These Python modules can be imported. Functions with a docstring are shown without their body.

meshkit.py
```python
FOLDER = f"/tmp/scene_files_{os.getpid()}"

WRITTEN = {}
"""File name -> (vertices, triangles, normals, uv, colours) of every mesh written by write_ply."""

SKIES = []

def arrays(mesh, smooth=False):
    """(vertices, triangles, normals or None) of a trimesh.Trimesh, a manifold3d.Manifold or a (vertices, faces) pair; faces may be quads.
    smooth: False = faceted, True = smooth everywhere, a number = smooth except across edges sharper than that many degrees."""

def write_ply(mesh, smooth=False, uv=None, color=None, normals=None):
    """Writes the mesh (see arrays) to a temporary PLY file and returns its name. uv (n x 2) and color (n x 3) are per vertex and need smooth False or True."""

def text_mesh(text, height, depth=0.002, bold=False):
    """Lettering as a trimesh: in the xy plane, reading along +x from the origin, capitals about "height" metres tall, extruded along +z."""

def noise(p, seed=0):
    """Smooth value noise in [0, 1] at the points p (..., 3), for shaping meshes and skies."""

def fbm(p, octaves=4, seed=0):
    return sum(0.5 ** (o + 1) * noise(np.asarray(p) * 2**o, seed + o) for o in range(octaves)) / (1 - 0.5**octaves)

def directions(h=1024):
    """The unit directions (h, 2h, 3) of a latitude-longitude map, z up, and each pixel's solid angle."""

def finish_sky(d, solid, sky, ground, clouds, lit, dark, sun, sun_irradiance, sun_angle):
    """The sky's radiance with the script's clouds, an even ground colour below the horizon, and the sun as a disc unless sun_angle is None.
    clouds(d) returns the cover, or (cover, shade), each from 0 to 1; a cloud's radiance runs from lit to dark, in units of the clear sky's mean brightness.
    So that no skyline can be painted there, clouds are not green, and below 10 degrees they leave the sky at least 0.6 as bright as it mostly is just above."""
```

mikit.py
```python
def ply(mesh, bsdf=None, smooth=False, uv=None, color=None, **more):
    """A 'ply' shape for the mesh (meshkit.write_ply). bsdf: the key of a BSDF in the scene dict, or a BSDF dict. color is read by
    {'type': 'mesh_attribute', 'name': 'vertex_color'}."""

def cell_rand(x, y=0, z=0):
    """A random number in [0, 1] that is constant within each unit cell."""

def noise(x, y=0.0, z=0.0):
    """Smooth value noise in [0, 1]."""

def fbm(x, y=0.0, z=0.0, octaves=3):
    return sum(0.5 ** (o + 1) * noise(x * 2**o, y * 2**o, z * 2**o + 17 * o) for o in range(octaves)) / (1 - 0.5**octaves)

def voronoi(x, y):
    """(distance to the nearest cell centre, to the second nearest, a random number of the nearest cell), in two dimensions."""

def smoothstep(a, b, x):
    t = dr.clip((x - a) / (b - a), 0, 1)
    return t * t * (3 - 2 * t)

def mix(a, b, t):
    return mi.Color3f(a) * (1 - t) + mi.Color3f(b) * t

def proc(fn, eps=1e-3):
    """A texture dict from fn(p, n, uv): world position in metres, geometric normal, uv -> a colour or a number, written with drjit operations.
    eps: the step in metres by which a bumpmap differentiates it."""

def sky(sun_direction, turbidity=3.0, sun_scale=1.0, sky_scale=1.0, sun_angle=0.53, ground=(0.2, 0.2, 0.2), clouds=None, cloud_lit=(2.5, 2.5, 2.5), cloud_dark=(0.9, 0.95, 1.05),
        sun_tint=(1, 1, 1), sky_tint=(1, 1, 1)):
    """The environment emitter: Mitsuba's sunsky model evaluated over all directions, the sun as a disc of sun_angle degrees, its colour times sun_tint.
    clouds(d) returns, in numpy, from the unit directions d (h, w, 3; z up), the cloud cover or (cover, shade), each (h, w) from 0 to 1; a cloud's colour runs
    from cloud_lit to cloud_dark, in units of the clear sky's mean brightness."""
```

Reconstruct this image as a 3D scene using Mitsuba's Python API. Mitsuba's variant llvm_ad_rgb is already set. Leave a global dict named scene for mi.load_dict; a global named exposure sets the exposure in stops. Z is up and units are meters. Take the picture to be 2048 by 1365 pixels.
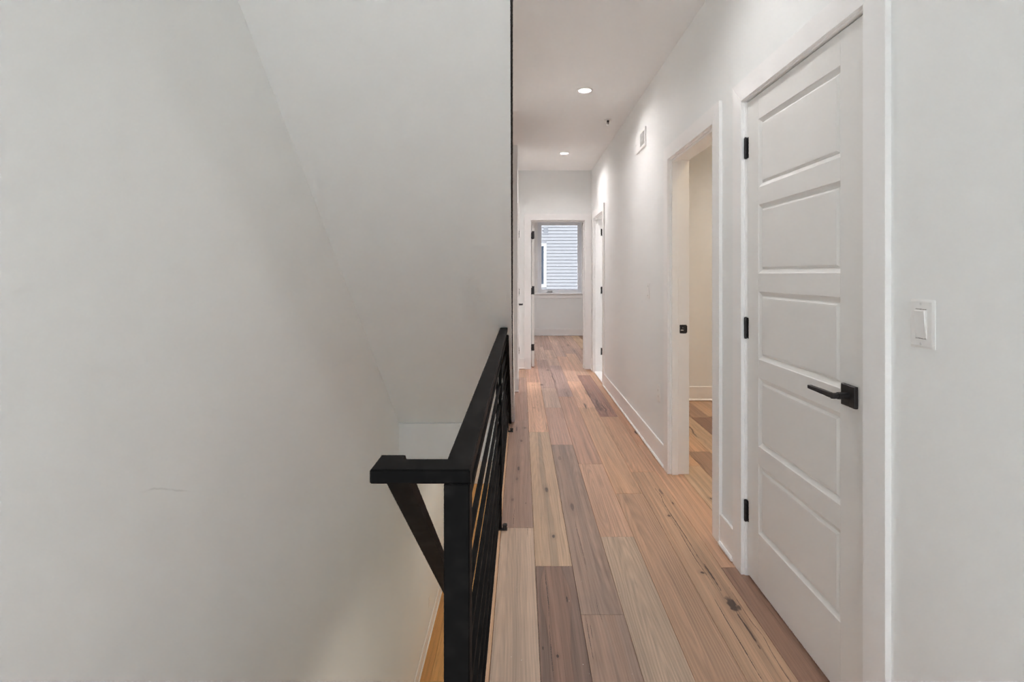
import math, numpy as np, trimesh, mitsuba as mi, drjit as dr, mikit
from shapely.geometry import Polygon, Point, box as sbox
from mikit import noise, fbm, cell_rand, smoothstep, mix
T = mi.ScalarTransform4f
scene, labels = {}, {}

# ------------------------------------------------------------------ camera, sky, exposure
F = 1020.0                       # focal length in pixels of the 2048 wide frame
VPX, VPY, CAMZ = 1043.0, 550.0, 1.30
scene['camera'] = {'type': 'perspective', 'fov_axis': 'x', 'fov': math.degrees(2 * math.atan(1024 / F)), 'near_clip': 0.02, 'far_clip': 200.0,
                   'principal_point_offset_x': (1024 - VPX) / 2048, 'principal_point_offset_y': (682.5 - VPY) / 1365,
                   'to_world': T().look_at(origin=[0, 0, CAMZ], target=[0, 1, CAMZ], up=[0, 0, 1])}
exposure = 0.50


def overcast(d):
    n = 0.5 + 0.5 * np.sin(3.1 * d[..., 0] + 1.3 * np.sin(4 * d[..., 1])) * np.sin(2.7 * d[..., 1] + 0.6)
    return np.clip(0.80 + 0.25 * n, 0, 1), np.clip(0.25 * n, 0, 1)


SKY = 128.0
SUN = 5.3
scene['sky'] = mikit.sky([0.0, -0.838, 0.545], turbidity=3.0, sun_scale=SUN, sun_tint=(0.83, 0.99, 1.34), sky_tint=(0.83, 0.97, 1.24), sky_scale=SKY / 10.0, ground=(0.40, 0.40, 0.40), clouds=overcast,
                         cloud_lit=(1.6, 1.62, 1.66), cloud_dark=(1.1, 1.13, 1.2))
CAN_W = np.array([1.0, 0.94, 0.945])        # hall downlights
CAN_WARM = np.array([1.0, 0.88, 0.77])
CAN_AMBER = np.array([1.0, 0.76, 0.50])      # side room and lower floor
L_HALL, L_NEAR, L_FRONT, L_ROOM, L_ROOM2, L_LOW, L_END, L_BATH = 335.0, 185.0, 170.0, 215.0, 520.0, 290.0, 800.0, 800.0

# ------------------------------------------------------------------ materials


def lin(*c):
    c = np.array(c, float) / 255.0
    return [float(v) for v in np.where(c <= 0.04045, c / 12.92, ((c + 0.055) / 1.055) ** 2.4)]


def rgb(c):
    return {'type': 'rgb', 'value': [float(v) for v in c]}


def mat(key, d):
    scene[key] = {'type': 'twosided', 'bsdf': d}


def paint(key, c, rough, spec):
    mat(key, {'type': 'principled', 'base_color': rgb(lin(*c)), 'roughness': rough, 'specular': spec})


def left_wall_paint(p, n, uv):
    # eggshell paint with one long scuff left by something carried up the stairs
    yy, zz = p.y, p.z
    t = yy - 1.508
    zc = 0.667 - dr.select(t < 0, 0.22, 0.485) * t + 0.003 * noise(yy * 60)
    a = smoothstep(0.0045, 0.001, dr.abs(zz - zc)) * smoothstep(0.125, 0.06, dr.abs(t - 0.055)) * (0.3 + 0.7 * noise(yy * 40, 3.0))
    base = mi.Color3f(*lin(241, 243, 242)) * (0.985 + 0.03 * fbm(yy * 3, zz * 3, 0, 3))
    return base * (1 - 0.13 * a)


mat('mat_wall', {'type': 'principled', 'base_color': rgb(lin(241, 243, 242)), 'roughness': 0.6, 'specular': 0.25})
mat('mat_wall_left', {'type': 'principled', 'base_color': mikit.proc(left_wall_paint), 'roughness': 0.6, 'specular': 0.25})
paint('mat_ceiling', (245, 245, 244), 0.8, 0.1)
paint('mat_trim', (247, 247, 246), 0.32, 0.45)
paint('mat_door', (235, 234, 231), 0.35, 0.45)
paint('mat_plate', (244, 244, 242), 0.28, 0.5)
paint('mat_slot', (120, 116, 112), 0.5, 0.3)
paint('mat_black', (26, 25, 26), 0.38, 0.45)
paint('mat_screw', (226, 226, 224), 0.3, 0.5)
paint('mat_vinyl', (236, 238, 242), 0.35, 0.4)
paint('mat_siding', (176, 178, 182), 0.55, 0.3)
paint('mat_boxgrey', (150, 154, 160), 0.6, 0.3)
paint('mat_tile', (238, 238, 236), 0.2, 0.5)
paint('mat_dark_room', (40, 46, 54), 0.8, 0.1)
paint('mat_ventback', (232, 230, 228), .6, .2)
paint('mat_nickel', (150, 148, 146), 0.3, 0.5)
scene['mat_glass'] = {'type': 'thindielectric', 'int_ior': 1.5}


def steel_col(p, n, uv):
    s = fbm(p.x * 26 + p.y * 9, p.y * 12, p.z * 30, 4)
    return mix(lin(7, 7, 8), lin(20, 19, 19), smoothstep(0.45, 0.8, s))


def steel_rough(p, n, uv):
    return 0.42 + 0.25 * fbm(p.x * 40, p.y * 18, p.z * 40, 3)


mat('mat_steel', {'type': 'principled', 'base_color': mikit.proc(steel_col), 'roughness': mikit.proc(steel_rough), 'specular': 0.07})

# ------------------------------------------------------------------ mesh helpers


def boxm(x0, x1, y0, y1, z0, z1, bev=0.0):
    if bev <= 0:
        m = trimesh.creation.box((x1 - x0, y1 - y0, z1 - z0))
        m.apply_translation(((x0 + x1) / 2, (y0 + y1) / 2, (z0 + z1) / 2))
        return m
    lo, hi, pts = np.array([x0, y0, z0]), np.array([x1, y1, z1]), []
    for sx in (0, 1):
        for sy in (0, 1):
            for sz in (0, 1):
                s = np.array([sx, sy, sz])
                c = np.where(s == 1, hi, lo)
                inn = c + np.where(s == 1, -bev, bev)
                for k in range(3):
                    q = inn.copy()
                    q[k] = c[k]
                    pts.append(q)
    return trimesh.convex.convex_hull(np.array(pts))


def hull(pts):
    return trimesh.convex.convex_hull(np.array(pts, float))


def ex_x(poly, x0, x1):
    m = trimesh.creation.extrude_polygon(poly, x1 - x0)
    v = m.vertices
    return trimesh.Trimesh(np.stack([v[:, 2] + x0, v[:, 0], v[:, 1]], 1), m.faces, process=False)


def ex_y(poly, y0, y1):
    m = trimesh.creation.extrude_polygon(poly, y1 - y0)
    v = m.vertices
    return trimesh.Trimesh(np.stack([v[:, 0], v[:, 2] + y0, v[:, 1]], 1), m.faces[:, ::-1], process=False)


def ex_z(poly, z0, z1):
    m = trimesh.creation.extrude_polygon(poly, z1 - z0)
    m.apply_translation((0, 0, z0))
    return m


def cyl(p0, p1, r, n=16):
    return trimesh.creation.cylinder(r, segment=np.array([p0, p1], float), sections=n)


def cat(*ms):
    return trimesh.util.concatenate(list(ms))


def lathe(profile, cx, cy, cz, n=32):
    m = trimesh.creation.revolve(np.array(profile, float), sections=n)
    m.apply_translation((cx, cy, cz))
    return m


USED = {}


def key_for(name, parent=None):
    k = f'{parent}__{name}' if parent else name
    if k not in USED:
        USED[k] = 0
        return k
    USED[k] += 1
    return f'{k}_{USED[k]:03d}'


def add(name, mesh, m, parent=None, label=None, cat=None, group=None, kind=None, smooth=False, uv=None, **more):
    k = key_for(name, parent)
    scene[k] = mikit.ply(mesh, m, smooth=smooth, uv=uv, **more)
    tag(k, label, cat, group, kind)
    return k


def tag(k, label=None, cat=None, group=None, kind=None):
    d = {n: v for n, v in (('label', label), ('category', cat), ('group', group), ('kind', kind)) if v}
    if d:
        labels[k] = d


def thing(name, label, cat, group=None, kind=None):
    k = key_for(name)
    tag(k, label, cat, group, kind)
    return k


def Y(v, z):
    """depth at which a point of height z is seen on image row v"""
    return F * (CAMZ - z) / (v - VPY)


# ------------------------------------------------------------------ dimensions
XR, XL, CEIL = 0.967, -1.084, 2.74          # right wall, stairwell left wall, ceiling
Y0, YE, YB = -3.0, 7.03, 10.87              # wall behind the camera, hall end, far window wall
XO = 3.3                                    # outer wall on the right
LOW, SLAB = -2.95, -0.348                   # lower floor, underside of the floor slab
YF, YR = 4.50, 0.96                         # ends of the stair opening
YLOW = 10.38
WT = 0.115
HEAD = 2.047
D1, D2, D3 = (1.428, 2.204), (2.551, 3.321), (6.015, 6.78)      # openings in the right wall between jamb faces
DE = (0.1325, 0.867)                                            # opening in the hall's end wall
DL = (6.06, 6.84)                                               # opening in the hall's left wall
XHL = -0.045                                                    # hall's left wall beyond the stairs
YS = 5.655                                                      # face of that wall's near end
CANS = [(0.494, 3.98), (0.507, 6.04), (0.494, 1.95)]            # hall downlights
CANS_FRONT = [(0.30, -0.4)]
CAN_ROOM, CAN_ROOM2, CAN_END, CAN_BATH = (1.53, 2.95), (2.55, 4.35), (0.75, 9.0), (1.9, 6.35)
SOF = lambda y: 2.352 - 0.920 * (y - 1.946)                     # underside of the flight above


def rect(a, b, c, d):
    return sbox(a, b, c, d)


# ------------------------------------------------------------------ walls
J = 0.018
holes = [rect(a - J, -0.02, b + J, HEAD + J) for a, b in (D1, D2, D3)]
pr = rect(Y0, -0.02, YE, CEIL)
for h in holes:
    pr = pr.difference(h)
add('wall_right', ex_x(pr, XR, XR + WT), 'mat_wall', label='long white hall wall on the right with three door openings', cat='wall', kind='structure')

add('wall_left', boxm(XL - 0.15, XL, Y0, YB, LOW - 0.1, CEIL), 'mat_wall_left', label='tall white stairwell wall filling the left of the view', cat='wall', kind='structure')

pe = rect(XL, -0.02, XO, CEIL).difference(rect(DE[0] - J, -0.03, DE[1] + J, HEAD + J))
add('wall_end', ex_y(pe, YE, YE + WT), 'mat_wall', label='white wall closing the hall around the far doorway', cat='wall', kind='structure')

ph = rect(YS, -0.02, YE, CEIL).difference(rect(DL[0] - J, -0.03, DL[1] + J, HEAD + J))
add('wall_hall_left', cat(ex_x(ph, XHL - WT, XHL), boxm(XL, XHL - WT, YS, YS + WT, -0.02, CEIL)), 'mat_wall',
    label='short white wall left of the hall past the stairs', cat='wall', kind='structure')

WIN = (0.345, 1.285, 0.905, 2.45)
pw = rect(XL, -0.02, XO, CEIL).difference(rect(WIN[0], WIN[2], WIN[1], WIN[3]))
add('wall_far', ex_y(pw, YB, YB + 0.16), 'mat_wall', label='white wall of the end room holding the far window', cat='wall', kind='structure')

BW = [(XL + 0.12, -0.10, 0.15, 2.45), (0.02, XR - 0.10, 0.15, 2.45)]
pb = rect(XL - 0.15, LOW, XR + WT, CEIL)
for a, b, c, d in BW:
    pb = pb.difference(rect(a, c, b, d))
add('wall_back', ex_y(pb, Y0 - 0.15, Y0), 'mat_wall', label='wall behind the camera with two tall windows', cat='wall', kind='structure')

add('wall_side_room_far', boxm(XR + WT, XO, 5.26, 5.26 + WT, -0.02, CEIL), 'mat_wall', label='wall seen through the open doorway on the right, under warm light', cat='wall', kind='structure')
add('wall_side_room_near', boxm(XR + WT, XO, 2.30, 2.30 + WT, -0.02, CEIL), 'mat_wall', label='near partition of the side room hidden behind the hall wall', cat='wall', kind='structure')
add('wall_outer', boxm(XO, XO + 0.15, Y0, YB + 0.16, -0.4, CEIL), 'mat_wall', label='outer wall of the rooms on the right', cat='wall', kind='structure')

# ceiling with holes for the downlights
all_cans = CANS + CANS_FRONT + [CAN_ROOM, CAN_ROOM2, CAN_END, CAN_BATH]
pc = rect(XL - 0.15, Y0 - 0.15, XO + 0.15, YB + 0.16)
for x, y in all_cans:
    pc = pc.difference(Point(x, y).buffer(0.058, 8))
add('ceiling', ex_z(pc, CEIL, CEIL + 0.12), 'mat_ceiling', label='flat white hall ceiling with recessed lights', cat='ceiling', kind='structure')
add('roof', boxm(XL - 0.15, XO + 0.15, Y0 - 0.15, YB + 0.16, CEIL + 0.22, CEIL + 6.0), 'mat_wall', label='storey above the hall ceiling', cat='upper storey', kind='structure')

# underside of the flight above: a sloping slab, and the thin side panel with its black edge
ys, yt = 1.40, YF
add('stair_soffit', hull([(x, y, z) for x in (XL, -0.06) for y, z in ((1.525, SOF(1.525)), (YF + 0.03, SOF(YF + 0.03)), (YF + 0.03, 0.30), (1.80, CEIL))]), 'mat_wall',
    label='sloping white underside of the stairs going up', cat='stair soffit', kind='structure')


def skew_strip(xa, xb, lo, hi):
    """a strip along the soffit edge between the lines x = xa(y) and x = xb(y), from lo to hi above the soffit (hi None: to the ceiling)"""
    v, f, ys_ = [], [], np.linspace(1.50, YF, 9)
    for y in ys_:
        b = max(SOF(y) + lo, 0.001)
        t = CEIL if hi is None else max(SOF(y) + hi, 0.02)
        v += [(xa(y), y, min(b, CEIL - .002)), (xb(y), y, min(b, CEIL - .002)), (xb(y), y, min(t, CEIL - .001)), (xa(y), y, min(t, CEIL - .001))]
    for q in range(len(ys_) - 1):
        for k in range(4):
            a, b = q * 4 + k, q * 4 + (k + 1) % 4
            f += [(a, b, b + 4), (a, b + 4, a + 4)]
    n = len(v) - 4
    f += [(0, 2, 1), (0, 3, 2), (n, n + 1, n + 2), (n, n + 2, n + 3)]
    m = trimesh.Trimesh(np.array(v), np.array(f), process=False)
    m.fix_normals()
    return m


XA = lambda y: -(1043 - (1007.0 + (y - 1.95) * 5.4)) * y / F       # left edge, black edge and right face of the panel
XB = lambda y: -(1043 - (1020.6 + (y - 1.95) * 1.95)) * y / F
XC_ = lambda y: -(1043 - 1025.6) * y / F
pnl = add('trim_1', cat(skew_strip(XA, XB, -0.004, None), skew_strip(XB, lambda y: XC_(y) - .0015, 0.05, None)), 'mat_wall', label='white side panel of the stairs going up, edge on to the camera', cat='trim', kind='structure')
add('edge_strip', skew_strip(XB, XC_, -0.005, 0.055), 'mat_black', pnl, label='thin black edge strip')

# ------------------------------------------------------------------ floor slab and planks
slab = rect(-0.122, Y0 - 0.1, XO, YB + 0.1).union(rect(XL, Y0 - 0.1, 0, YR)).union(rect(XL, YF, 0, YB + 0.1))
floor = add('floor', ex_z(slab, SLAB, -0.0135), 'mat_wall', label='wide-plank oak floor of the hall with knots and mixed brown tones', cat='floor', kind='structure')

PW = 0.165
XP = -0.1035
YT = 0.50                   # pale tiles added unseen behind the camera to bounce sunlight, from here back
TONE, KIND = [], []          # per plank: base colour and figure (streak, cathedral, sapwood band)
PL = {                        # joints along y and tones, row by row, read from the photograph
    0: ([-3, -1.2, 0.66, 2.62, 4.55, 6.45, 8.3, 9.6, 10.87], [(176, 150, 130), (160, 132, 116), (190, 165, 146), (158, 131, 117), (166, 136, 121), (180, 146, 124), (170, 142, 128), (186, 156, 138)]),
    1: ([-3, -1.6, 0.3, 2.275, 4.22, 6.16, 7.9, 9.5, 10.87], [(165, 140, 122), (176, 150, 130), (130, 106, 94), (190, 162, 137), (206, 168, 142), (188, 152, 132), (170, 142, 130), (176, 148, 134)]),
    2: ([-3, -2.1, 0.0, 1.95, 3.90, 4.99, 5.84, 7.8, 9.2, 10.87], [(160, 134, 116), (178, 150, 130), (154, 130, 116), (155, 131, 117), (182, 149, 132), (188, 161, 144), (172, 145, 133), (182, 156, 142), (170, 144, 132)]),
    3: ([-3, -1.3, 0.6, 2.53, 3.50, 5.44, 7.3, 8.8, 10.87], [(170, 144, 122), (172, 146, 126), (176, 153, 134), (186, 152, 130), (178, 143, 123), (170, 143, 132), (184, 157, 141), (166, 138, 126)]),
    4: ([-3, -0.9, 1.05, 3.03, 4.99, 6.22, 8.1, 9.8, 10.87], [(170, 140, 118), (178, 146, 122), (176, 144, 121), (190, 155, 128), (200, 162, 137), (196, 160, 138), (178, 150, 136), (184, 156, 140)]),
    5: ([-3, -2.0, -0.1, 1.30, 3.36, 4.67, 6.60, 8.4, 10.87], [(150, 122, 104), (165, 138, 118), (172, 142, 120), (181, 149, 124), (186, 150, 124), (150, 118, 106), (188, 156, 134), (172, 144, 130)]),
    6: ([-3, -1.5, 0.35, 2.265, 3.9, 5.2, 7.0, 9.0, 10.87], [(160, 130, 110), (150, 120, 102), (143, 113, 96), (186, 150, 124), (180, 142, 116), (184, 148, 122), (172, 144, 130), (178, 150, 134)]),
}
pal = [(181, 150, 124), (160, 130, 110), (196, 160, 130), (150, 118, 98), (172, 144, 122), (186, 158, 132), (140, 110, 94)]
rng = np.random.default_rng(5)


def plank(x0, x1, y0, y1, tone, fig=None, parent=None, z=0.0, name='plank', w=PW):
    y0 = max(y0, YT)
    if y1 - y0 < 0.02:
        return
    i = len(TONE)
    TONE.append(lin(*tone))
    fig = fig if fig else (0.8 + 0.5 * rng.random(), rng.random(), 0.25 * rng.random())
    KIND.append(tuple(fig) + (0.0,) * (4 - len(fig)))
    g = 0.0005
    lift = float(rng.uniform(-0.0004, 0.0004))
    m = boxm(x0 + g, x1 - g, y0 + g, y1 - g, z - 0.0135, z + lift, 0.0011)
    uv = np.stack([i + 0.04 + 0.92 * np.clip((m.vertices[:, 0] - x0) / w, 0, 1), m.vertices[:, 1] - y0], 1)
    add(name, m, 'mat_wood', parent, uv=uv)


FIG = {(0, 2): (0.6, 0.8, 0.0), (1, 3): (0.5, 0.8, 0.0, 0.85), (1, 2): (1.3, 0.6, 0.3, -1.0), (2, 3): (1.2, 1.0, 0.1, 0.55), (3, 2): (0.7, 1.8, 0.0), (4, 2): (0.8, 1.5, 0.0), (5, 3): (1.3, 0.5, 0.3), (5, 5): (1.6, 1.6, 0.6), (2, 2): (1.0, 1.1, 0.6), (3, 3): (0.9, 1.3, 0.1), (0, 3): (1.0, 0.5, 0.1)}
for r, (ys_, tones) in PL.items():
    for k, t in enumerate(tones):
        plank(XP + r * PW, min(XP + (r + 1) * PW, XR + 0.084), ys_[k], ys_[k + 1], t, FIG.get((r, k)), floor)
for r in range(7, 20):                                     # side room and end room
    x0, x1 = XP + r * PW, min(XP + (r + 1) * PW, XO)
    if x1 - x0 < 0.03:
        continue
    cuts = [2.415] + sorted(rng.uniform(2.8, 4.9, 2)) + [5.26]
    if r == 7:
        cuts = [2.415, 3.47, 4.2, 5.26]
    if r == 8:
        cuts = [2.415, 3.75, 4.70, 5.26]
    for a, b in zip(cuts[:-1], cuts[1:]):
        plank(x0, x1, a, b, pal[rng.integers(7)], None, floor)
    if r < 11:
        cuts = [YE + 0.0] + sorted(rng.uniform(8, 10, 1)) + [YB]
        for a, b in zip(cuts[:-1], cuts[1:]):
            plank(x0, x1, a, b, pal[rng.integers(7)], None, floor)
for r in range(-6, 0):                                     # foot of the stairs going up
    plank(max(XP + r * PW, XL), XP + (r + 1) * PW, YF + .032, YS, pal[rng.integers(7)], None, floor)
for r in range(-6, 0):                                     # landing at the head of the stairs
    x0, x1 = max(XP + r * PW, XL), XP + (r + 1) * PW
    for a, b in ((Y0, -1.1 + 0.3 * (r % 3)), (-1.1 + 0.3 * (r % 3), YR)):
        plank(x0, x1, a, b, pal[rng.integers(7)], None, floor)
nos = boxm(-0.124, XP - 0.0012, YR, YF - 0.02, -0.03, 0.0005, 0.002)
i = len(TONE); TONE.append(lin(196, 160, 130)); KIND.append((0.5, 0.3, 0.0, 0.0))
add('nosing', nos, 'mat_wood', floor, uv=np.stack([i + 0.04 + 0.92 * np.clip((nos.vertices[:, 0] + 0.124) / PW, 0, 1), nos.vertices[:, 1]], 1), label='narrow oak strip along the open edge')

low = add('lower_floor', boxm(XL - 0.15, XO, Y0, YLOW + 0.2, LOW - 0.1, LOW - 0.0135), 'mat_wall', label='amber oak floor of the storey below seen past the railing', cat='floor', kind='structure')
for r in range(8):
    x0 = XL + r * 0.13
    cuts = [3.6, 5.0 + 0.9 * ((r * 0.37) % 1), 6.5 + 0.8 * ((r * 0.61) % 1), 8.6 + 0.5 * ((r * 0.23) % 1), YLOW]
    for a, b in zip(cuts[:-1], cuts[1:]):
        plank(x0, x0 + 0.13, a, b, [(205, 160, 105), (196, 150, 96), (210, 168, 112)][rng.integers(3)], (0.6, 0.7, 0.0), low, LOW, w=0.13)
add('lower_wall_end', boxm(XL, XO, YLOW, YLOW + 0.1, LOW, SLAB), 'mat_wall', label='wall at the far end of the storey below in amber light', cat='wall', kind='structure')
add('lower_wall_right', boxm(1.3, 1.4, Y0, YLOW, LOW, SLAB), 'mat_wall', label='right wall of the storey below under the hall', cat='wall', kind='structure')

# knots and cracks: x, y, half width, half length, darkness, waviness
KN = [(0.255, 1.86, .0012, .05, .8, .003), (0.832, 2.01, .019, .058, 1.0, .010), (0.845, 1.99, .014, .02, .9, .004), (0.829, 1.88, .0042, .12, .95, .004), (0.82, 2.21, .0045, .11, .95, .008), (0.79, 2.226, .010, .010, .9, 0),
      (0.151, 3.084, .013, .040, .8, .006), (0.159, 2.535, .009, .016, .9, .0), (0.025, 2.9, .004, .012, .5, 0), (-0.02, 3.42, .007, .04, .75, .005), (-0.03, 3.25, .008, .03, .5, .004), (0.0, 3.99, .012, .03, .6, .005), (-0.04, 4.3, .006, .06, .7, .004), (0.03, 4.33, .012, .018, .7, .003),
      (0.285, 2.86, .010, .05, .65, .006), (0.27, 3.62, .012, .05, .35, .004), (0.285, 2.45, .0035, .22, .55, .008), (0.1035, 2.1, .0015, .165, 1.0, .004), (0.1035, 1.76, .0012, .15, .95, .003), (0.182, 2.04, .004, .02, .9, .0), (0.123, 1.738, .0045, .008, .9, 0), (0.0745, 1.773, .003, .01, .9, 0),
      (0.2435, 1.83, .0014, .115, 1.0, .003), (0.30, 1.98, .0012, .09, .8, .01), (0.03, 2.58, .0012, .05, .9, .0), (-0.042, 2.73, .0013, .11, .9, .008), (-0.05, 2.95, .010, .02, .4, .004),
      (0.815, 2.75, .0024, .45, .85, .014), (0.80, 2.42, .0025, .3, .7, .012), (0.795, 2.75, .009, .014, .8, .0), (0.835, 3.05, .008, .05, .6, .006), (0.86, 2.90, .005, .016, .8, 0), (0.862, 1.75, .0020, .4, .6, .008), (0.773, 1.84, .0020, .30, .85, .006),
      (0.94, 4.21, .011, .045, .95, .004), (0.63, 5.06, .008, .11, .9, .006), (0.50, 5.5, .012, .2, .35, .01), (0.76, 5.1, .018, .26, .6, .03), (0.80, 4.95, .008, .22, .7, .03), (0.72, 5.6, .02, .22, .5, .02), (0.84, 5.0, .006, .3, .5, .02),
      (0.24, 6.02, .018, .03, .8, .0), (0.13, 6.0, .008, .016, .5, 0), (0.12, 4.98, .01, .018, .4, .0), (0.36, 6.95, .025, .05, .6, .01), (0.40, 6.4, .006, .4, .55, .02), (-0.03, 6.3, .01, .04, .6, .0), (0.26, 9.7, .02, .05, .6, 0), (0.86, 9.4, .02, .08, .6, .02), (0.70, 8.6, .02, .03, .7, 0), (0.55, 8.0, .02, .04, .4, 0), (0.75, 9.2, .02, .02, .7, 0), (0.9, 8.7, .02, .02, .7, 0),
      (1.22, 4.40, .012, .02, 1.0, 0), (1.14, 4.86, .01, .02, .7, 0), (1.28, 3.36, .01, .02, 1.0, 0), (1.22, 3.5, .004, .2, .5, .02), (1.35, 4.95, .01, .02, .8, 0), (1.42, 4.3, .006, .25, .8, .03), (1.55, 4.9, .006, .2, .8, .03), (1.10, 2.96, .008, .014, .8, 0)]
TN = np.array(TONE)
TN = 0.97 * (TN / 0.29) ** 0.22 * (0.91 * TN + 0.09 * TN.mean(1, keepdims=True)) * np.array([1.0, 1.05, 1.08])
SPECKS = [(.0, 1.72, .0024), (-.035, 1.735, .0018), (.19, 2.03, .002), (.40, 2.08, .0018), (.255, 2.16, .0016), (.49, 2.20, .0018), (.205, 1.70, .002), (.22, 1.66, .0014), (-.02, 2.12, .0014), (.36, 1.66, .0016)]
tr, tg, tb = (mi.Float(TN[:, k]) for k in range(3))
ka, kb, kc, kd = (mi.Float([t[k] for t in KIND]) for k in range(4))


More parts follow.
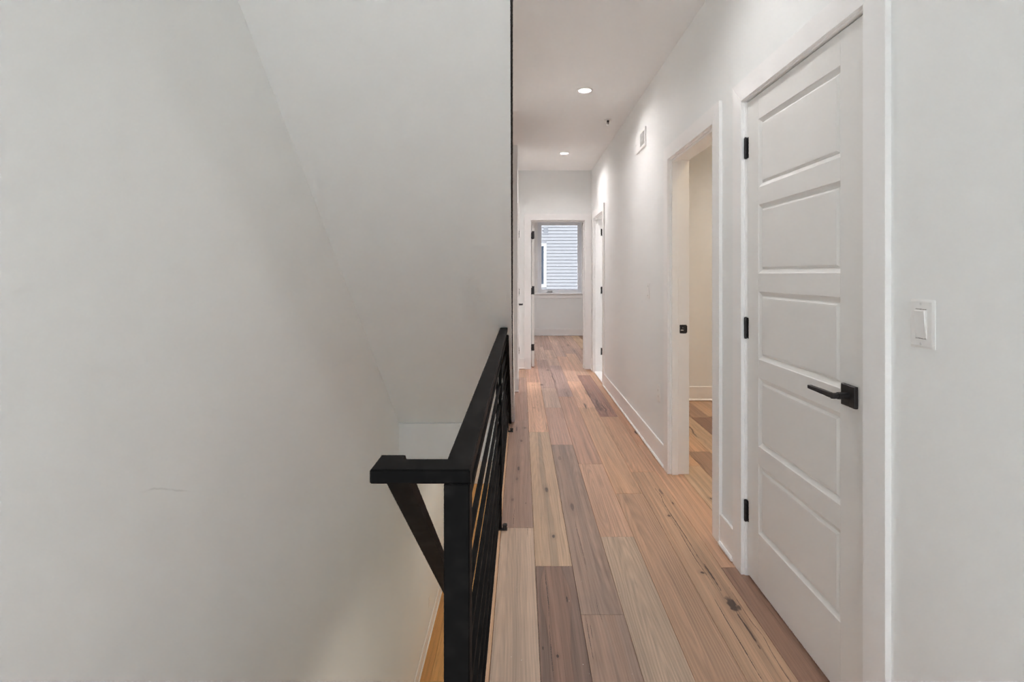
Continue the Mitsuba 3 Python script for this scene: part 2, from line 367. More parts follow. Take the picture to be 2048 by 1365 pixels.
def wood(p, n, uv):
    i = mi.UInt32(mi.Int32(dr.clip(dr.floor(uv.x), 0, len(TONE) - 1)))
    f = mi.Float(i)
    u, v = (uv.x - f) * PW, uv.y
    s = f * 7.31
    base = mi.Color3f(dr.gather(mi.Float, tr, i), dr.gather(mi.Float, tg, i), dr.gather(mi.Float, tb, i))
    a, b, c, hd = (dr.gather(mi.Float, t, i) for t in (ka, kb, kc, kd))
    w = fbm(u * 14 + s, v * 1.3 + s, s, 3) - 0.5
    uu = u + 0.035 * w
    streak = noise(uu * 110 + s, v * 1.4 + s) - 0.5
    pore = noise(u * 520 + s, v * 9.0) - 0.5
    cx, cy = 0.02 + 0.12 * cell_rand(f, 3), 0.3 + 1.2 * cell_rand(f, 5)
    rr = dr.sqrt(dr.square(uu - cx) + dr.square(0.055 * (v - cy)) + 2e-5)
    ring = dr.sin(rr * (520 + 240 * cell_rand(f, 9)) + 7.0 * fbm(u * 30, v * 5, s, 3))
    ring = ring * (0.35 + 0.65 * noise(u * 25 + s, v * 2.2))
    band = smoothstep(0.46, 0.58, noise(uu * 34 + s, v * 0.7 + s))
    k = 1.0 + 0.32 * a * streak + 0.19 * pore + 0.08 * b * ring + 0.16 * (fbm(uu * 8 + s, v * 0.9, 2.0, 2) - 0.5)
    col = base * k
    col = mix(col, col * mi.Color3f(1.22, 1.10, 1.0), 0.75 * c * band)
    col = mix(col, col * mi.Color3f(0.86, 0.87, 0.90), 0.4 * smoothstep(0.5, 0.75, fbm(uu * 20 + s, v * 0.6 + 9, 5.0, 2)))
    # heartwood figure (dark, hd > 0) or a pale sap streak (hd < 0) wandering along the board
    axis = PW * (0.52 + 0.16 * (noise(v * 1.3 + s, 2.0) - 0.5))
    half = 0.012 + 0.055 * dr.square(noise(v * 2.4 + s, 7.0)) + 0.006 * (fbm(v * 9, u * 30, s, 2) - 0.5)
    off = dr.abs(u + 0.012 * w - axis)
    heart = smoothstep(half + 0.004, half - 0.004, off)
    rim = smoothstep(0.006, 0.0, dr.abs(off - half))
    col = mix(col, col * mi.Color3f(0.74, 0.76, 0.78), dr.maximum(hd, 0) * heart)
    col = mix(col, col * mi.Color3f(1.22, 1.12, 1.05), dr.maximum(-hd, 0) * heart * 0.9)
    col = mix(col, col * mi.Color3f(0.74, 0.70, 0.68), 0.5 * dr.abs(hd) * rim)
    # dark open pores in long broken streaks
    sl_ = smoothstep(0.70, 0.92, noise(uu * 230 + s, v * 1.7 + s)) * smoothstep(0.35, 0.7, noise(u * 40 + s, v * 6))
    col = mix(col, col * mi.Color3f(0.70, 0.68, 0.66), 0.55 * a * sl_)
    dark = mi.Float(0)
    halo = mi.Float(0)
    wob = fbm(p.x * 7, p.y * 6, 1.5, 2) - 0.5
    rough = fbm(p.x * 120, p.y * 60, 4.0, 2)
    for kx, ky, rx, ry, st, wv in KN:
        d2 = dr.square((p.x - kx + wv * 2.4 * wob) / rx) + dr.square((p.y - ky) / ry)
        dark = dr.maximum(dark, st * smoothstep(1.25, 0.25, d2 + 1.1 * (rough - 0.5)))
        if rx > .004:
            halo = dr.maximum(halo, 0.5 * st * smoothstep(9.0, 1.0, d2))
    col = mix(col, col * mi.Color3f(0.74, 0.70, 0.70), dr.select(p.z > -1, halo, 0))
    col = mix(col, mi.Color3f(*lin(50, 38, 35)), dr.select(p.z > -1, 0.9 * dark, 0))
    speck = mi.Float(0)                                   # a few dried drops of white paint
    for kx, ky, r_ in SPECKS:
        speck = dr.maximum(speck, smoothstep(r_, r_ * 0.6, dr.sqrt(dr.square(p.x - kx) + dr.square(p.y - ky))))
    return mix(col, mi.Color3f(*lin(228, 224, 218)), dr.select(p.z > -1, 0.85 * speck, 0))


mat('mat_wood', {'type': 'principled', 'base_color': mikit.proc(wood), 'roughness': 0.42, 'specular': 0.35})

# ------------------------------------------------------------------ door casings, jambs, stops


def casing_x(parent, x0, x1, ya, yb, w=0.088, rv=0.006, zt=HEAD):
    """flat mitred casing on a wall face x = x0 (towards x1) round an opening ya..yb"""
    a, b, t = ya - rv, yb + rv, zt + rv
    e = 0.0009
    for poly in ([(a, 0), (a - w, 0), (a - w, t + w), (a, t)], [(b, 0), (b + w, 0), (b + w, t + w), (b, t)], [(a, t), (b, t), (b + w, t + w), (a - w, t + w)]):
        P = Polygon(poly)
        q = P.buffer(-e, join_style=2)
        mid = x1 - math.copysign(e, x1 - x0)
        pts = [(x0, *c) for c in P.exterior.coords] + [(mid, *c) for c in P.exterior.coords] + [(x1, *c) for c in q.exterior.coords]
        add('casing', hull(pts), 'mat_trim', parent)


def casing_y(parent, y0, y1, xa, xb, w=0.088, rv=0.006, zt=HEAD):
    a, b, t = xa - rv, xb + rv, zt + rv
    e = 0.0009
    for poly in ([(a, 0), (a - w, 0), (a - w, t + w), (a, t)], [(b, 0), (b + w, 0), (b + w, t + w), (b, t)], [(a, t), (b, t), (b + w, t + w), (a - w, t + w)]):
        P = Polygon(poly)
        q = P.buffer(-e, join_style=2)
        mid = y1 - math.copysign(e, y1 - y0)
        pts = [(c[0], y0, c[1]) for c in P.exterior.coords] + [(c[0], mid, c[1]) for c in P.exterior.coords] + [(c[0], y1, c[1]) for c in q.exterior.coords]
        add('casing', hull(pts), 'mat_trim', parent)


def jamb_x(parent, x0, x1, ya, yb, stop, zt=HEAD, z0=0.0):
    add('jamb', boxm(x0, x1, ya - J, ya, z0, zt, .001), 'mat_trim', parent)
    add('jamb', boxm(x0, x1, yb, yb + J, z0, zt, .001), 'mat_trim', parent)
    add('jamb', boxm(x0, x1, ya - J, yb + J, zt, zt + J, .001), 'mat_trim', parent)
    s0, s1 = stop
    add('stop', boxm(s0, s1, ya, ya + .012, z0, zt, .001), 'mat_trim', parent)
    add('stop', boxm(s0, s1, yb - .012, yb, z0, zt, .001), 'mat_trim', parent)
    add('stop', boxm(s0, s1, ya, yb, zt - .012, zt, .001), 'mat_trim', parent)


XC = XR - 0.016
t1 = thing('trim_2', 'white casing round the closed five-panel door at right', 'door casing', kind='structure')
casing_x(t1, XR, XC, *D1)
jamb_x(t1, XR - .002, XR + WT + .002, *D1, (XR + .046, XR + .075))
t2 = thing('trim_3', 'white casing and jamb of the open doorway into the warm side room', 'door casing', kind='structure')
casing_x(t2, XR, XC, *D2)
jamb_x(t2, XR - .002, XR + WT + .010, *D2, (XR + .010, XR + .050))
t3 = thing('trim_4', 'white casing and jamb of the narrow doorway farthest along the right wall', 'door casing', kind='structure')
casing_x(t3, XR, XC, *D3)
jamb_x(t3, XR - .002, XR + WT + .010, *D3, (XR + .012, XR + .048))
t4 = thing('trim_5', 'white casing of the doorway at the end of the hall', 'door casing', kind='structure')
casing_y(t4, YE, YE - .016, *DE)
for a, b in ((DE[0] - J, DE[0]), (DE[1], DE[1] + J)):
    add('jamb', boxm(a, b, YE - .002, YE + WT + .002, 0, HEAD, .001), 'mat_trim', t4)
add('jamb', boxm(DE[0] - J, DE[1] + J, YE - .002, YE + WT + .002, HEAD, HEAD + J, .001), 'mat_trim', t4)
add('stop', boxm(DE[1] - .012, DE[1], YE + .04, YE + .075, 0, HEAD, .001), 'mat_trim', t4)
add('stop', boxm(DE[0], DE[1], YE + .04, YE + .075, HEAD - .012, HEAD, .001), 'mat_trim', t4)
add('strike', boxm(DE[1] - .014, DE[1] - .0005, YE + .082, YE + .108, HEAD - .06, HEAD - .02, .001), 'mat_nickel', t4, label='small grey catch at the top corner')
t5 = thing('trim_6', 'white casing of the closed door on the left near the hall end', 'door casing', kind='structure')
casing_x(t5, XHL, XHL + .014, *DL)
jamb_x(t5, XHL - WT, XHL + .002, *DL, (XHL - .085, XHL - .05))
# strike plate on the far jamb of the open doorway
sp = cat(boxm(1.030, 1.074, D2[1] - .0022, D2[1] + .001, .918, .974, .0008), boxm(1.069, 1.078, D2[1] - .004, D2[1] + .001, .924, .968, .0015))
k = add('strike_plate', sp, 'mat_black', t2, label='black metal strike plate on the far jamb')
add('plate_highlight', boxm(1.036, 1.052, D2[1] - .0028, D2[1] - .001, .937, .942, .0002), 'mat_screw', k, label='pale bar painted in as the highlight')  # small highlight on the black plate, painted as a pale bar
add('screw', cyl((1.050, D2[1] - .003, .955), (1.050, D2[1] - .001, .955), .003, 10), 'mat_nickel', k)

# ------------------------------------------------------------------ doors


def hinge_mesh(z0, z1, u=-.0035, t=-.006):
    ms, n = [], 5
    for q in range(n):
        a, b = z0 + (z1 - z0) * q / n, z0 + (z1 - z0) * (q + 1) / n
        ms.append(cyl((u, t, a + .0006), (u, t, b - .0006), .0068, 12))
    ms.append(cyl((u, t, z0 - .003), (u, t, z1 + .003), .0045, 10))
    ms.append(boxm(u - .001, u + .0012, t, .034, z0, z1))
    ms.append(boxm(u + .0035 - .0008, u + .016, -.0022, .0005, z0, z1, .0005))
    return cat(*ms)


def panel_mesh(u0, u1, z0, z1, th):
    prof = [(0.0, 0.0006), (0.003, 0.0035), (0.016, 0.0105), (0.0185, 0.0105), (0.0255, 0.0042), (0.030, 0.0038)]
    v, f = [], []
    for side in (0, 1):
        base = len(v)
        for ins, dep in prof:
            d = dep if side == 0 else th - dep
            v += [(u0 + ins, d, z0 + ins), (u1 - ins, d, z0 + ins), (u1 - ins, d, z1 - ins), (u0 + ins, d, z1 - ins)]
        fs = []
        for q in range(len(prof) - 1):
            for j in range(4):
                a, b = base + q * 4 + j, base + q * 4 + (j + 1) % 4
                fs += [(a, b, b + 4), (a, b + 4, a + 4)]
        o = base + (len(prof) - 1) * 4
        fs += [(o, o + 1, o + 2), (o, o + 2, o + 3)]
        f += fs if side == 0 else [q[::-1] for q in fs]
    n = len(prof) * 4
    for j in range(4):
        a, b = j, (j + 1) % 4
        f += [(a, a + n, b + n), (a, b + n, b)]
    return trimesh.Trimesh(np.array(v), np.array(f), process=False)


def lever_parts(uc, zc, t0, sgn):
    """rosette, lever on the face t0; sgn = -1 sticks out towards negative t; the arm points to the hinge side"""
    def tt(a, b):
        return (min(t0 + sgn * a, t0 + sgn * b), max(t0 + sgn * a, t0 + sgn * b))
    ros = boxm(uc - .0325, uc + .0325, *tt(-.0005, .011), zc - .032, zc + .032, .0018)
    shaft = cat(cyl((uc, t0 + sgn * .010, zc), (uc, t0 + sgn * .040, zc), .0105, 20), cyl((uc, t0 + sgn * .038, zc), (uc, t0 + sgn * .058, zc), .0085, 20))
    a, b = tt(.047, .059)
    arm = hull([(uc + .009, a, zc - .0068), (uc + .009, a, zc + .0068), (uc + .009, b, zc - .0068), (uc + .009, b, zc + .0068),
                (uc - .020, a, zc - .0068), (uc - .020, a, zc + .0068), (uc - .020, b, zc - .0068), (uc - .020, b, zc + .0068),
                (uc - .125, a, zc - .005), (uc - .125, a, zc + .0055), (uc - .125, b, zc - .005), (uc - .125, b, zc + .0055),
                (uc - .129, a + .002, zc - .003), (uc - .129, a + .002, zc + .0035), (uc - .129, b - .002, zc - .003), (uc - .129, b - .002, zc + .0035)])
    return ros, cat(shaft, arm)


def make_door(name, M, W, label, handles=(-1,), hinge_side=True, th=0.035, zc=0.942):
    """local frame: u from the hinge edge, t into the door from its front face, z up; M places it"""
    k = thing(name, label, 'door', kind='structure')
    flip = np.linalg.det(M[:3, :3]) < 0

    def put(nm, m, mt, parent=k, **kw):
        m = m.copy()
        m.vertices = m.vertices @ M[:3, :3].T + M[:3, 3]
        if flip:
            m.faces = m.faces[:, ::-1]
        return add(nm, m, mt, parent, **kw)
    z0, zt, ul, ur = .012, 2.043, .101, W - .129
    pz = [(1.660, 1.941), (1.306, 1.588), (.952, 1.231), (.594, .8765), (.235, .518)]
    put('stile', boxm(0, ul, 0, th, z0, zt, .0009), 'mat_door')
    put('stile', boxm(ur, W, 0, th, z0, zt, .0009), 'mat_door')
    edges = [zt] + [e for lo, hi in pz for e in (hi, lo)] + [z0]
    for q in range(0, len(edges), 2):
        put('rail', boxm(ul, ur, 0.0003, th - .0003, edges[q + 1], edges[q], .0006), 'mat_door')
    for lo, hi in pz:
        put('panel', panel_mesh(ul, ur, lo, hi, th), 'mat_door')
    for a, b in ((.237, .327), (1.027, 1.115), (1.803, 1.891)):
        put('hinge', hinge_mesh(a, b), 'mat_black', smooth=35, label='black steel hinge')
    for sg in handles:
        h = key_for('handle', k)
        tag(h, 'black lever handle on a square plate')
        for m_, nm in zip(lever_parts(W - .0775 + .0, zc, 0 if sg < 0 else th, sg), ('rosette', 'lever')):
            put(nm, m_, 'mat_black', h, smooth=30)
    return k


def frame(o, u, t):
    M = np.eye(4)
    M[:3, 0], M[:3, 1], M[:3, 2], M[:3, 3] = u, t, (0, 0, 1), o
    return M


W1 = D1[1] - D1[0] - .006
make_door('door_1', frame((XR + .008, D1[1] - .003, 0), (0, -1, 0), (1, 0, 0)), W1, 'closed white five-panel door at right with black lever and hinges')
make_door('door_2', frame((DE[0] + .012, YE + WT + .012, 0), (0, 1, 0), (1, 0, 0)) , DE[1] - DE[0] - .006, 'white door swung open into the end room, seen by its hinge edge')
make_door('door_3', frame((XHL + .003, DL[1] - .003, 0), (0, -1, 0), (-1, 0, 0)), DL[1] - DL[0] - .006, 'closed white door on the left near the hall end, edge on')
make_door('door_4', frame((XR + WT + .012, D3[1] + .003, 0), (1, 0, 0), (0, 1, 0)), .74, 'white door open inside the narrow doorway farthest along the right wall', handles=(1,))
# visible hinge leaves of the open doors
for a, b in ((.237, .327), (1.05, 1.14), (1.822, 1.912)):
    add('hinge_leaf', boxm(DE[0] + .0135, DE[0] + .046, YE + WT + .0095, YE + WT + .0125, a, b, .0004), 'mat_black', 'door_2', label='black hinge leaf')
    add('hinge_leaf', boxm(XR + .0866, XR + .112, D3[1] - .0025, D3[1] + .0002, a, b, .0004), 'mat_black', t3, label='black hinge leaf')

# ------------------------------------------------------------------ baseboards


def base_x(name, xw, sgn, segs, label, z=0.0, h=0.15):
    k = thing(name, label, 'baseboard', kind='structure')
    for a, b in segs:
        for nm, (t, z0, z1) in (('board', (.013, 0, h)), ('shoe', (.024, 0, .022))):
            x0, x1 = sorted((xw, xw + sgn * t))
            add(nm, boxm(x0, x1, a, b, z + z0 + .0008, z + z1, .003 if nm == 'board' else .006), 'mat_trim', k)


def base_y(name, yw, sgn, segs, label, z=0.0, h=0.15):
    k = thing(name, label, 'baseboard', kind='structure')
    for a, b in segs:
        for nm, (t, z0, z1) in (('board', (.013, 0, h)), ('shoe', (.024, 0, .022))):
            y0, y1 = sorted((yw, yw + sgn * t))
            add(nm, boxm(a, b, y0, y1, z + z0 + .0008, z + z1, .003 if nm == 'board' else .006), 'mat_trim', k)


cw = .088 + .006
base_x('baseboard_right', XR, -1, [(Y0, D1[0] - cw), (D1[1] + cw + .002, D2[0] - cw), (D2[1] + cw, D3[0] - cw), (D3[1] + cw, YE)], 'white baseboard along the right hall wall')
base_y('baseboard_end', YE, -1, [(XHL, DE[0] - cw)], 'short white baseboard left of the end doorway')
base_y('baseboard_left', YS, -1, [(XHL - WT, XHL + .013)], 'short white baseboard on the wall end past the stair railing')
base_y('baseboard_far', YB, -1, [(-0.2, 2.4)], 'white baseboard under the far window')
base_y('baseboard_side_room', 5.26, -1, [(XR + WT, XO)], 'white baseboard in the warm side room seen through the open doorway')
base_x('baseboard_lower', XL, 1, [(3.8, YLOW)], 'white baseboard of the stairwell wall on the storey below', z=LOW)
base_y('baseboard_lower_end', YLOW, -1, [(XL, 1.3)], 'white baseboard at the far end of the storey below', z=LOW, h=.11)

# bathroom floor and threshold
ft = add('bounce_floor', boxm(XL, XR, Y0, YT, -0.0135, -0.004), 'mat_grout', label='pale tiled floor added unseen behind the camera to bounce sunlight up', cat='floor', kind='structure')  # added out of view as a reflector for the soffit and ceiling
for i_ in range(3):
    for j_ in range(4):
        a_, b_ = (XR - XL) / 3, (YT - Y0) / 4
        add('tile', boxm(XL + i_ * a_ + .002, XL + (i_ + 1) * a_ - .002, Y0 + j_ * b_ + .002, Y0 + (j_ + 1) * b_ - .002, -.004, 0, .001), 'mat_bounce_tile', ft)
paint('mat_grout', (190, 190, 188), .8, .2)
paint('mat_bounce_tile', (226, 229, 232), .45, .4)
bt = add('bathroom_floor', boxm(XR + WT, XO, 5.38, YE, -0.0135, 0.004), 'mat_tile', label='white tiled floor past the narrow far doorway', cat='floor', kind='structure')
add('threshold', boxm(XR - .004, XR + WT + .004, D3[0], D3[1], .001, .016, .004), 'mat_tile', label='white stone threshold in the narrow far doorway on the right', cat='threshold')

# ------------------------------------------------------------------ stairs
XRL, XRR = -0.146, -0.0955          # railing left and right faces
RT = CAMZ - 0.362                    # top of the rail
st = thing('staircase', 'flight of stairs going down beside the railing', 'staircase')
nr, rise, run = 15, 2.95 / 15, 2.95 / 15 / 0.92
for q in range(1, nr):
    y0, z = YR + 0.02 + (q - 1) * run, -q * rise
    add('tread', boxm(XL + .001, -0.16, y0 - .02, y0 + run, z - .03, z, .004), 'mat_tread', st)
    add('riser', boxm(XL + .001, -0.16, y0 - .002 - 0.015, y0 - .002, z, z + rise - .03), 'mat_trim', st)
paint('mat_tread', (205, 186, 168), .45, .35)
up = thing('upper_staircase', 'flight of stairs going up behind the white side panel', 'staircase')
for q in range(13):
    y1, z = 4.95 - q * .2136, (q + 1) * .1967
    add('tread', boxm(XL + .001, -0.10 if y1 - .24 > YF else -0.10, y1 - .2136 - .01, y1 + .02, z - .03, z, .004), 'mat_tread', up)
    add('riser', boxm(XL + .001, -0.10, y1 - .015, y1, z - .1967 + (0.0 if q == 0 else 0.0) + .001, z - .03), 'mat_trim', up)

# ------------------------------------------------------------------ railing
ra = thing('stair_railing', 'black steel guard railing with horizontal bars along the open stair edge', 'railing')
YN = 0.945
add('newel_post', boxm(XRL + .001, XRR - .001, YN + .004, YN + .054, -.3, RT - .027, .003), 'mat_steel', ra)
add('top_rail', boxm(XRL, XRR, YN + .052, 3.62, RT - .0265, RT, .0025), 'mat_steel', ra)
ret = cat(boxm(-0.282, XRR + .0002, YN, YN + .058, RT - .0264, RT + .0002, .0028))
add('rail_return', ret, 'mat_steel', ra, label='short rail turning left from the newel post')
bead = []
for q in range(11):
    s = trimesh.creation.icosphere(1, .0032 + .0008 * ((q * 7) % 3))
    s.apply_scale((1, .8, .55))
    s.apply_translation((XRL + .012 + q * .0037, YN + .0035, RT - .0275 + .0006 * ((q * 5) % 3)))
    bead.append(s)
add('weld_bead', cat(*bead), 'mat_steel', ra, smooth=True)
BARS = [.465 + .102 * q for q in range(8)]
YEND = 4.47
ylim = lambda z: min(YEND, 1.946 + (2.352 - z) / 0.920 - .01)
for d in BARS:
    z = CAMZ - d
    add('bar', boxm(-.119, -.1065, YN + .05, ylim(z), z - .0065, z + .0065, .001), 'mat_steel', ra)
y = 2.60
p_ = add('post', boxm(-.117, -.1005, y - .006, y + .006, .004, RT - .026, .001), 'mat_steel', ra)
add('foot', cat(boxm(-.117, -.072, y - .012, y + .012, .0012, .006, .001), cyl((-.085, y, .006), (-.085, y, .022), .0095, 6), cyl((-.085, y, .02), (-.085, y, .027), .0125, 16)), 'mat_black', p_, smooth=30)
add('post', boxm(-.129, -.1175, 2.56, 2.572, .34, RT - .026, .001), 'mat_steel', ra)
sy0, sy1 = 3.54, YEND
p_ = add('end_post', hull([(x, y, SOF(y) - t) for x in (-.146, -.089) for y in (sy0, sy1) for t in (.001, .045)]), 'mat_steel', ra, label='sloping end bar that follows the stair soffit')
y = 4.22
add('foot', cat(boxm(-.11, -.07, y - .012, y + .012, .0012, .006, .001), cyl((-.082, y, .006), (-.082, y, .022), .0095, 6), cyl((-.082, y, .02), (-.082, y, .027), .0125, 16), boxm(-.113, -.1065, y - .008, y + .008, .0012, .16, .001)), 'mat_black', p_, smooth=30)
# handrail of the flight going down
sl, y0 = .92, 1.024
d0 = .3625
pts = []
for y in (y0, y0 + 3.0):
    zt = CAMZ - d0 - sl * (y - y0)
    for x in (-.2815, -.2335):
        pts += [(x, y, zt), (x, y, zt - .036)]
add('stair_handrail', cat(hull(pts), boxm(-.2815, -.2335, YN + .05, y0 + .001, RT - .0262, RT, .002), hull([(x, y, z) for x in (-.2815, -.2335) for y, z in ((YN + .03, RT - .026), (y0, RT - .026), (y0, CAMZ - d0 - .036), (YN + .035, RT - .03))])), 'mat_steel', ra, label='handrail sloping down from the rail return')

# ------------------------------------------------------------------ recessed lights


def downlight(x, y, z, L, col, label, group=None):
    k = thing('recessed_light', label, 'ceiling light', group)
    add('trim_ring', lathe([(.0485, .0215), (.0495, -.003), (.060, -.0045), (.067, -.0015), (.068, .0005), (.0565, .0008), (.0565, .03), (.0485, .03), (.0485, .0215)], x, y, z, 40), 'mat_plate', k, smooth=40)
    an = np.arange(28) * 2 * np.pi / 28
    m = trimesh.Trimesh(np.vstack([[(x, y, z + .0220)], np.stack([x + .0482 * np.cos(an), y + .0482 * np.sin(an), an * 0 + z + .0220], 1)]), [(0, (q + 1) % 28 + 1, q + 1) for q in range(28)], process=False)
    add('lens', m, 'mat_plate', k, label='glowing white lens', emitter={'type': 'area', 'radiance': rgb(L * col)})
    add('housing', lathe([(.0, .031), (.0565, .031), (.0565, .09), (0, .09)], x, y, z, 24), 'mat_nickel', k)


downlight(*CANS[0], CEIL, L_HALL, CAN_W, 'round recessed ceiling light, the nearer of the two in the hall', 'hall downlights')
downlight(*CANS[1], CEIL, 1.3 * L_HALL, CAN_W, 'round recessed ceiling light, the farther one by the hall end', 'hall downlights')
downlight(*CANS[2], CEIL, L_NEAR, CAN_W * [1.0, 1.03, 1.03], 'round recessed ceiling light above the closed five-panel door', 'hall downlights')
downlight(*CANS_FRONT[0], CEIL, L_FRONT, CAN_W, 'round recessed ceiling light just above the camera')
downlight(*CAN_ROOM, CEIL, L_ROOM, CAN_AMBER, 'warm recessed ceiling light inside the side room by its doorway')
downlight(*CAN_ROOM2, CEIL, L_ROOM2, CAN_WARM, 'warm recessed ceiling light deep inside the side room')
downlight(*CAN_END, CEIL, L_END, CAN_W, 'recessed ceiling light in the end room before the far window')
downlight(*CAN_BATH, CEIL, L_BATH, CAN_W, 'recessed ceiling light in the white tiled room')
for q, (x, y) in enumerate([(-0.15, 6.2), (-0.15, 9.2), (0.05, 2.7)]):  # the last lamp is an unseen fill, added to lift the stairwell
    downlight(x, y, SLAB - .022, 330.0 if q == 2 else L_LOW, np.array([1.0, 0.89, 0.76]) if q == 2 else CAN_WARM, ['warm recessed light of the storey below, nearer the stairs', 'warm recessed light of the storey below, at its far end', 'unseen light added under the hall floor to brighten the stairwell'][q])

# ------------------------------------------------------------------ switches, outlets, vent, sprinkler


def wall_plate(name, label, cat_, yc, zc, kind, xw=XR, sgn=-1, w=.074, h=.117):
    k = thing(name, label, cat_)

    def fx(a, b, *r, bev=.0):
        x0, x1 = sorted((xw + sgn * a, xw + sgn * b))
        return boxm(x0, x1, *r, bev)
    hw, hh = w / 2, h / 2
    pts = []
    for (ins, d) in ((0, 0), (0, .0015), (.004, .0045), (.007, .0055)):
        for sy in (-1, 1):
            for sz in (-1, 1):
                pts.append((xw + sgn * d, yc + sy * (hw - ins), zc + sz * (hh - ins)))
    add('plate', hull(pts), 'mat_plate', k, smooth=25)
    if kind == 'rocker':
        add('rocker_frame', cat(fx(.005, .0068, yc - .0175, yc - .0158, zc - .034, zc + .034), fx(.005, .0068, yc + .0158, yc + .0175, zc - .034, zc + .034),
                                fx(.005, .0068, yc - .0175, yc + .0175, zc - .0345, zc - .0328), fx(.005, .0068, yc - .0175, yc + .0175, zc + .0328, zc + .0345)), 'mat_plate', k)
        X = lambda d: xw + sgn * d
        add('rocker', hull([(X(d), yc + s * .0152, z) for s in (-1, 1) for d, z in ((.005, zc - .032), (.0062, zc - .032), (.0066, zc), (.0115, zc + .0305), (.010, zc + .032), (.005, zc + .032))]), 'mat_plate', k)
        for s in (-1, 1):
            add('gap', fx(.0052, .0058, yc - .017, yc + .017, zc + s * .0352 - .0006, zc + s * .0352 + .0006), 'mat_slot', k)
    else:
        for s in (-1, 1):
            r_ = add('receptacle', fx(.005, .0068, yc - .0165, yc + .0165, zc + s * .0195 - .0145, zc + s * .0195 + .0145, bev=.001), 'mat_plate', k)
            add('slot', cat(*[fx(.0066, .0070, yc + o - .001, yc + o + .001, zc + s * .0195 - .004, zc + s * .0195 + .006) for o in (-.006, .006)]), 'mat_slot', r_)
    for s in (-1, 1):
        c = (xw + sgn * .005, yc, zc + s * .048)
        add('screw', cyl(c, (xw + sgn * .0068, yc, zc + s * .048), .0032, 14), 'mat_screw', k)


wall_plate('light_switch', 'white rocker light switch on the wall right of the closed door', 'light switch', 1.2275, 1.182, 'rocker')
wall_plate('light_switch', 'small white light switch on the hall wall left of the open doorway', 'light switch', 3.88, 1.178, 'rocker')
wall_plate('outlet', 'white wall outlet low on the hall wall beside the open doorway', 'outlet', 3.585, .465, 'outlet')
wall_plate('outlet', 'white wall outlet on the stairwell wall of the storey below', 'outlet', 5.98, LOW + .42, 'outlet', xw=XL, sgn=1)

vt = thing('wall_vent', 'white rectangular register high on the right hall wall', 'vent')
ya, yb, za, zb = 3.945, 4.265, 2.305, 2.452
vy0, vy1, vz0, vz1 = 3.965, 4.115, 2.325, 2.43
add('plate', ex_x(rect(ya, za, yb, zb).difference(rect(vy0, vz0, vy1, vz1)), XR - .012, XR), 'mat_plate', vt)
add('back', boxm(XR - .002, XR - .0005, vy0 - .002, vy1 + .002, vz0 - .002, vz1 + .002), 'mat_ventback', vt)
for q in range(9):
    y_ = vy0 + .008 + q * (vy1 - vy0 - .016) / 8
    add('louver', hull([(XR - .011, y_ - .002, vz0), (XR - .003, y_ + .006, vz0), (XR - .011, y_ - .0005, vz0), (XR - .003, y_ + .0075, vz0)] + [(XR - .011, y_ - .002, vz1), (XR - .003, y_ + .006, vz1), (XR - .011, y_ - .0005, vz1), (XR - .003, y_ + .0075, vz1)]), 'mat_plate', vt)
add('screw', cyl((XR - .013, 4.25, 2.375), (XR - .011, 4.25, 2.375), .004, 12), 'mat_nickel', vt)

sx, sy = .80, 4.72
sk = thing('sprinkler', 'small pendent fire sprinkler on the hall ceiling near the right wall', 'sprinkler')
add('escutcheon', lathe([(0.0, 0), (.034, 0), (.034, -.003), (.028, -.009), (.016, -.011), (0, -.011)], sx, sy, CEIL, 28), 'mat_plate', sk, smooth=35)
add('body', cat(cyl((sx, sy, CEIL - .010), (sx, sy, CEIL - .026), .010, 12), cyl((sx - .009, sy, CEIL - .024), (sx - .002, sy, CEIL - .05), .002, 8), cyl((sx + .009, sy, CEIL - .024), (sx + .002, sy, CEIL - .05), .002, 8)), 'mat_black', sk, smooth=30)
add('deflector', lathe([(0, -.050), (.014, -.050), (.014, -.052), (0, -.053)], sx, sy, CEIL, 20), 'mat_plate', sk, smooth=30)

# ------------------------------------------------------------------ far window
w1 = thing('window_1', 'white casement window at the end of the hall looking onto grey siding', 'window', kind='structure')


def ring_y(x0, x1, z0, z1, w, y0, y1):
    return ex_y(rect(x0, z0, x1, z1).difference(rect(x0 + w, z0 + w, x1 - w, z1 - w)), y0, y1)


add('frame', ring_y(*WIN[:2], WIN[2], WIN[3], .035, YB + .05, YB + .13), 'mat_vinyl', w1)
add('sash', ring_y(WIN[0] + .030, WIN[1] - .030, WIN[2] + .025, WIN[3] - .035, .052, YB + .07, YB + .105), 'mat_vinyl', w1)
add('pane', trimesh.Trimesh([(WIN[0] + .07, YB + .088, WIN[2] + .06), (WIN[1] - .07, YB + .088, WIN[2] + .06), (WIN[1] - .07, YB + .088, WIN[3] - .07), (WIN[0] + .07, YB + .088, WIN[3] - .07)], [(0, 1, 2), (0, 2, 3)], process=False), 'mat_glass', w1)
for a, b in ((WIN[0] - .07, WIN[0] + .002), (WIN[1] - .002, WIN[1] + .07)):
    add('casing', boxm(a, b, YB - .016, YB + .001, .90, WIN[3] + .07, .002), 'mat_trim', w1)
add('casing', boxm(WIN[0], WIN[1], YB - .016, YB + .001, WIN[3] - .002, WIN[3] + .07, .002), 'mat_trim', w1)
add('sill', boxm(WIN[0] - .10, WIN[1] + .10, YB - .045, YB + .06, WIN[2] - .022, WIN[2] + .003, .004), 'mat_trim', w1)
add('apron', boxm(WIN[0] - .075, WIN[1] + .075, YB - .014, YB, WIN[2] - .105, WIN[2] - .022, .002), 'mat_trim', w1)
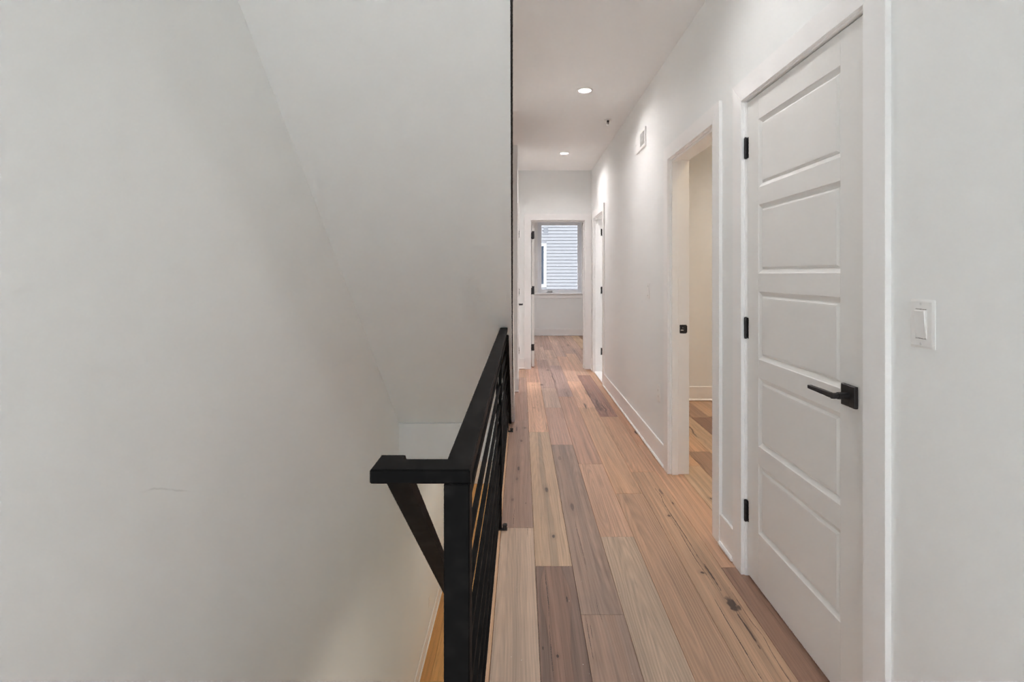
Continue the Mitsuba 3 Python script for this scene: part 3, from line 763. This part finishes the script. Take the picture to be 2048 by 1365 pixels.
add('crank', cat(boxm(.545, .66, YB + .030, YB + .07, .925, .940, .004), cyl((.57, YB + .035, .94), (.57, YB + .02, .952), .008, 10), boxm(.56, .665, YB + .016, YB + .028, .944, .956, .003)), 'mat_nickel', w1, label='grey folding crank handle')
add('latch', cat(boxm(1.205, 1.225, YB + .055, YB + .072, 1.14, 1.27, .003), boxm(1.21, 1.22, YB + .035, YB + .06, 1.22, 1.32, .003)), 'mat_vinyl', w1, label='white lever latch')

# windows behind the camera
for (a, b, c, d), lab in zip(BW, ('tall white window behind the camera on the stairwell side', 'tall white window behind the camera on the hall side')):
    w = thing('window_2', lab, 'window', kind='structure')
    add('frame', ring_y(a, b, c, d, .05, Y0 - .12, Y0 - .04), 'mat_vinyl', w)
    add('mullion', boxm(a, b, Y0 - .11, Y0 - .05, 1.28, 1.33), 'mat_vinyl', w)
    add('pane', trimesh.Trimesh([(a + .04, Y0 - .08, c + .04), (b - .04, Y0 - .08, c + .04), (b - .04, Y0 - .08, d - .04), (a + .04, Y0 - .08, d - .04)], [(0, 1, 2), (0, 2, 3)], process=False), 'mat_glass', w)

# ------------------------------------------------------------------ neighbouring house
nh = thing('neighbor_house', 'house wall of pale grey lap siding outside the far window', 'house')
YN2, LAP = 14.5, .0925
add('wall_body', boxm(-5, 7, YN2 + .02, YN2 + .4, -3.2, 5.6), 'mat_siding', nh)
bv = None
nwin = (-0.25, .71, .95, 2.195)
for q in range(56):
    z = -0.4 + q * LAP
    spans = [(-3.0, 5.0)] if (z + LAP < nwin[2] or z > nwin[3]) else [(-3.0, nwin[0]), (nwin[1], 5.0)]
    for a, b in spans:
        add('siding_board', hull([(x, y, zz) for x in (a, b) for y, zz in ((YN2 + .02, z), (YN2 - .020, z), (YN2 - .022, z + .003), (YN2 - .012, z + LAP * .85), (YN2 + .02, z + LAP * .85))]), 'mat_siding', nh)
nw = add('window', ring_y(*nwin[:2], nwin[2], nwin[3], .065, YN2 - .035, YN2 + .02), 'mat_vinyl', nh, label='white vinyl window with dark glass')
add('sash', ring_y(nwin[0] + .06, nwin[1] - .06, nwin[2] + .06, nwin[3] - .06, .022, YN2 - .02, YN2 + .01), 'mat_vinyl', nw)
add('pane', boxm(nwin[0] + .06, nwin[1] - .07, YN2 + .0, YN2 + .018, nwin[2] + .06, nwin[3] - .06), 'mat_dark_glass', nw)
mat('mat_dark_glass', {'type': 'principled', 'base_color': rgb(lin(70, 82, 98)), 'roughness': .08, 'specular': .6})
add('vent_cover', cat(boxm(.625, .755, YN2 - .03, YN2 + .02, 2.44, 2.65, .008), *[boxm(.64, .74, YN2 - .034, YN2 - .026, 2.47 + .04 * q, 2.485 + .04 * q, .002) for q in range(4)]), 'mat_boxgrey', nh, label='grey vent hood on the siding')
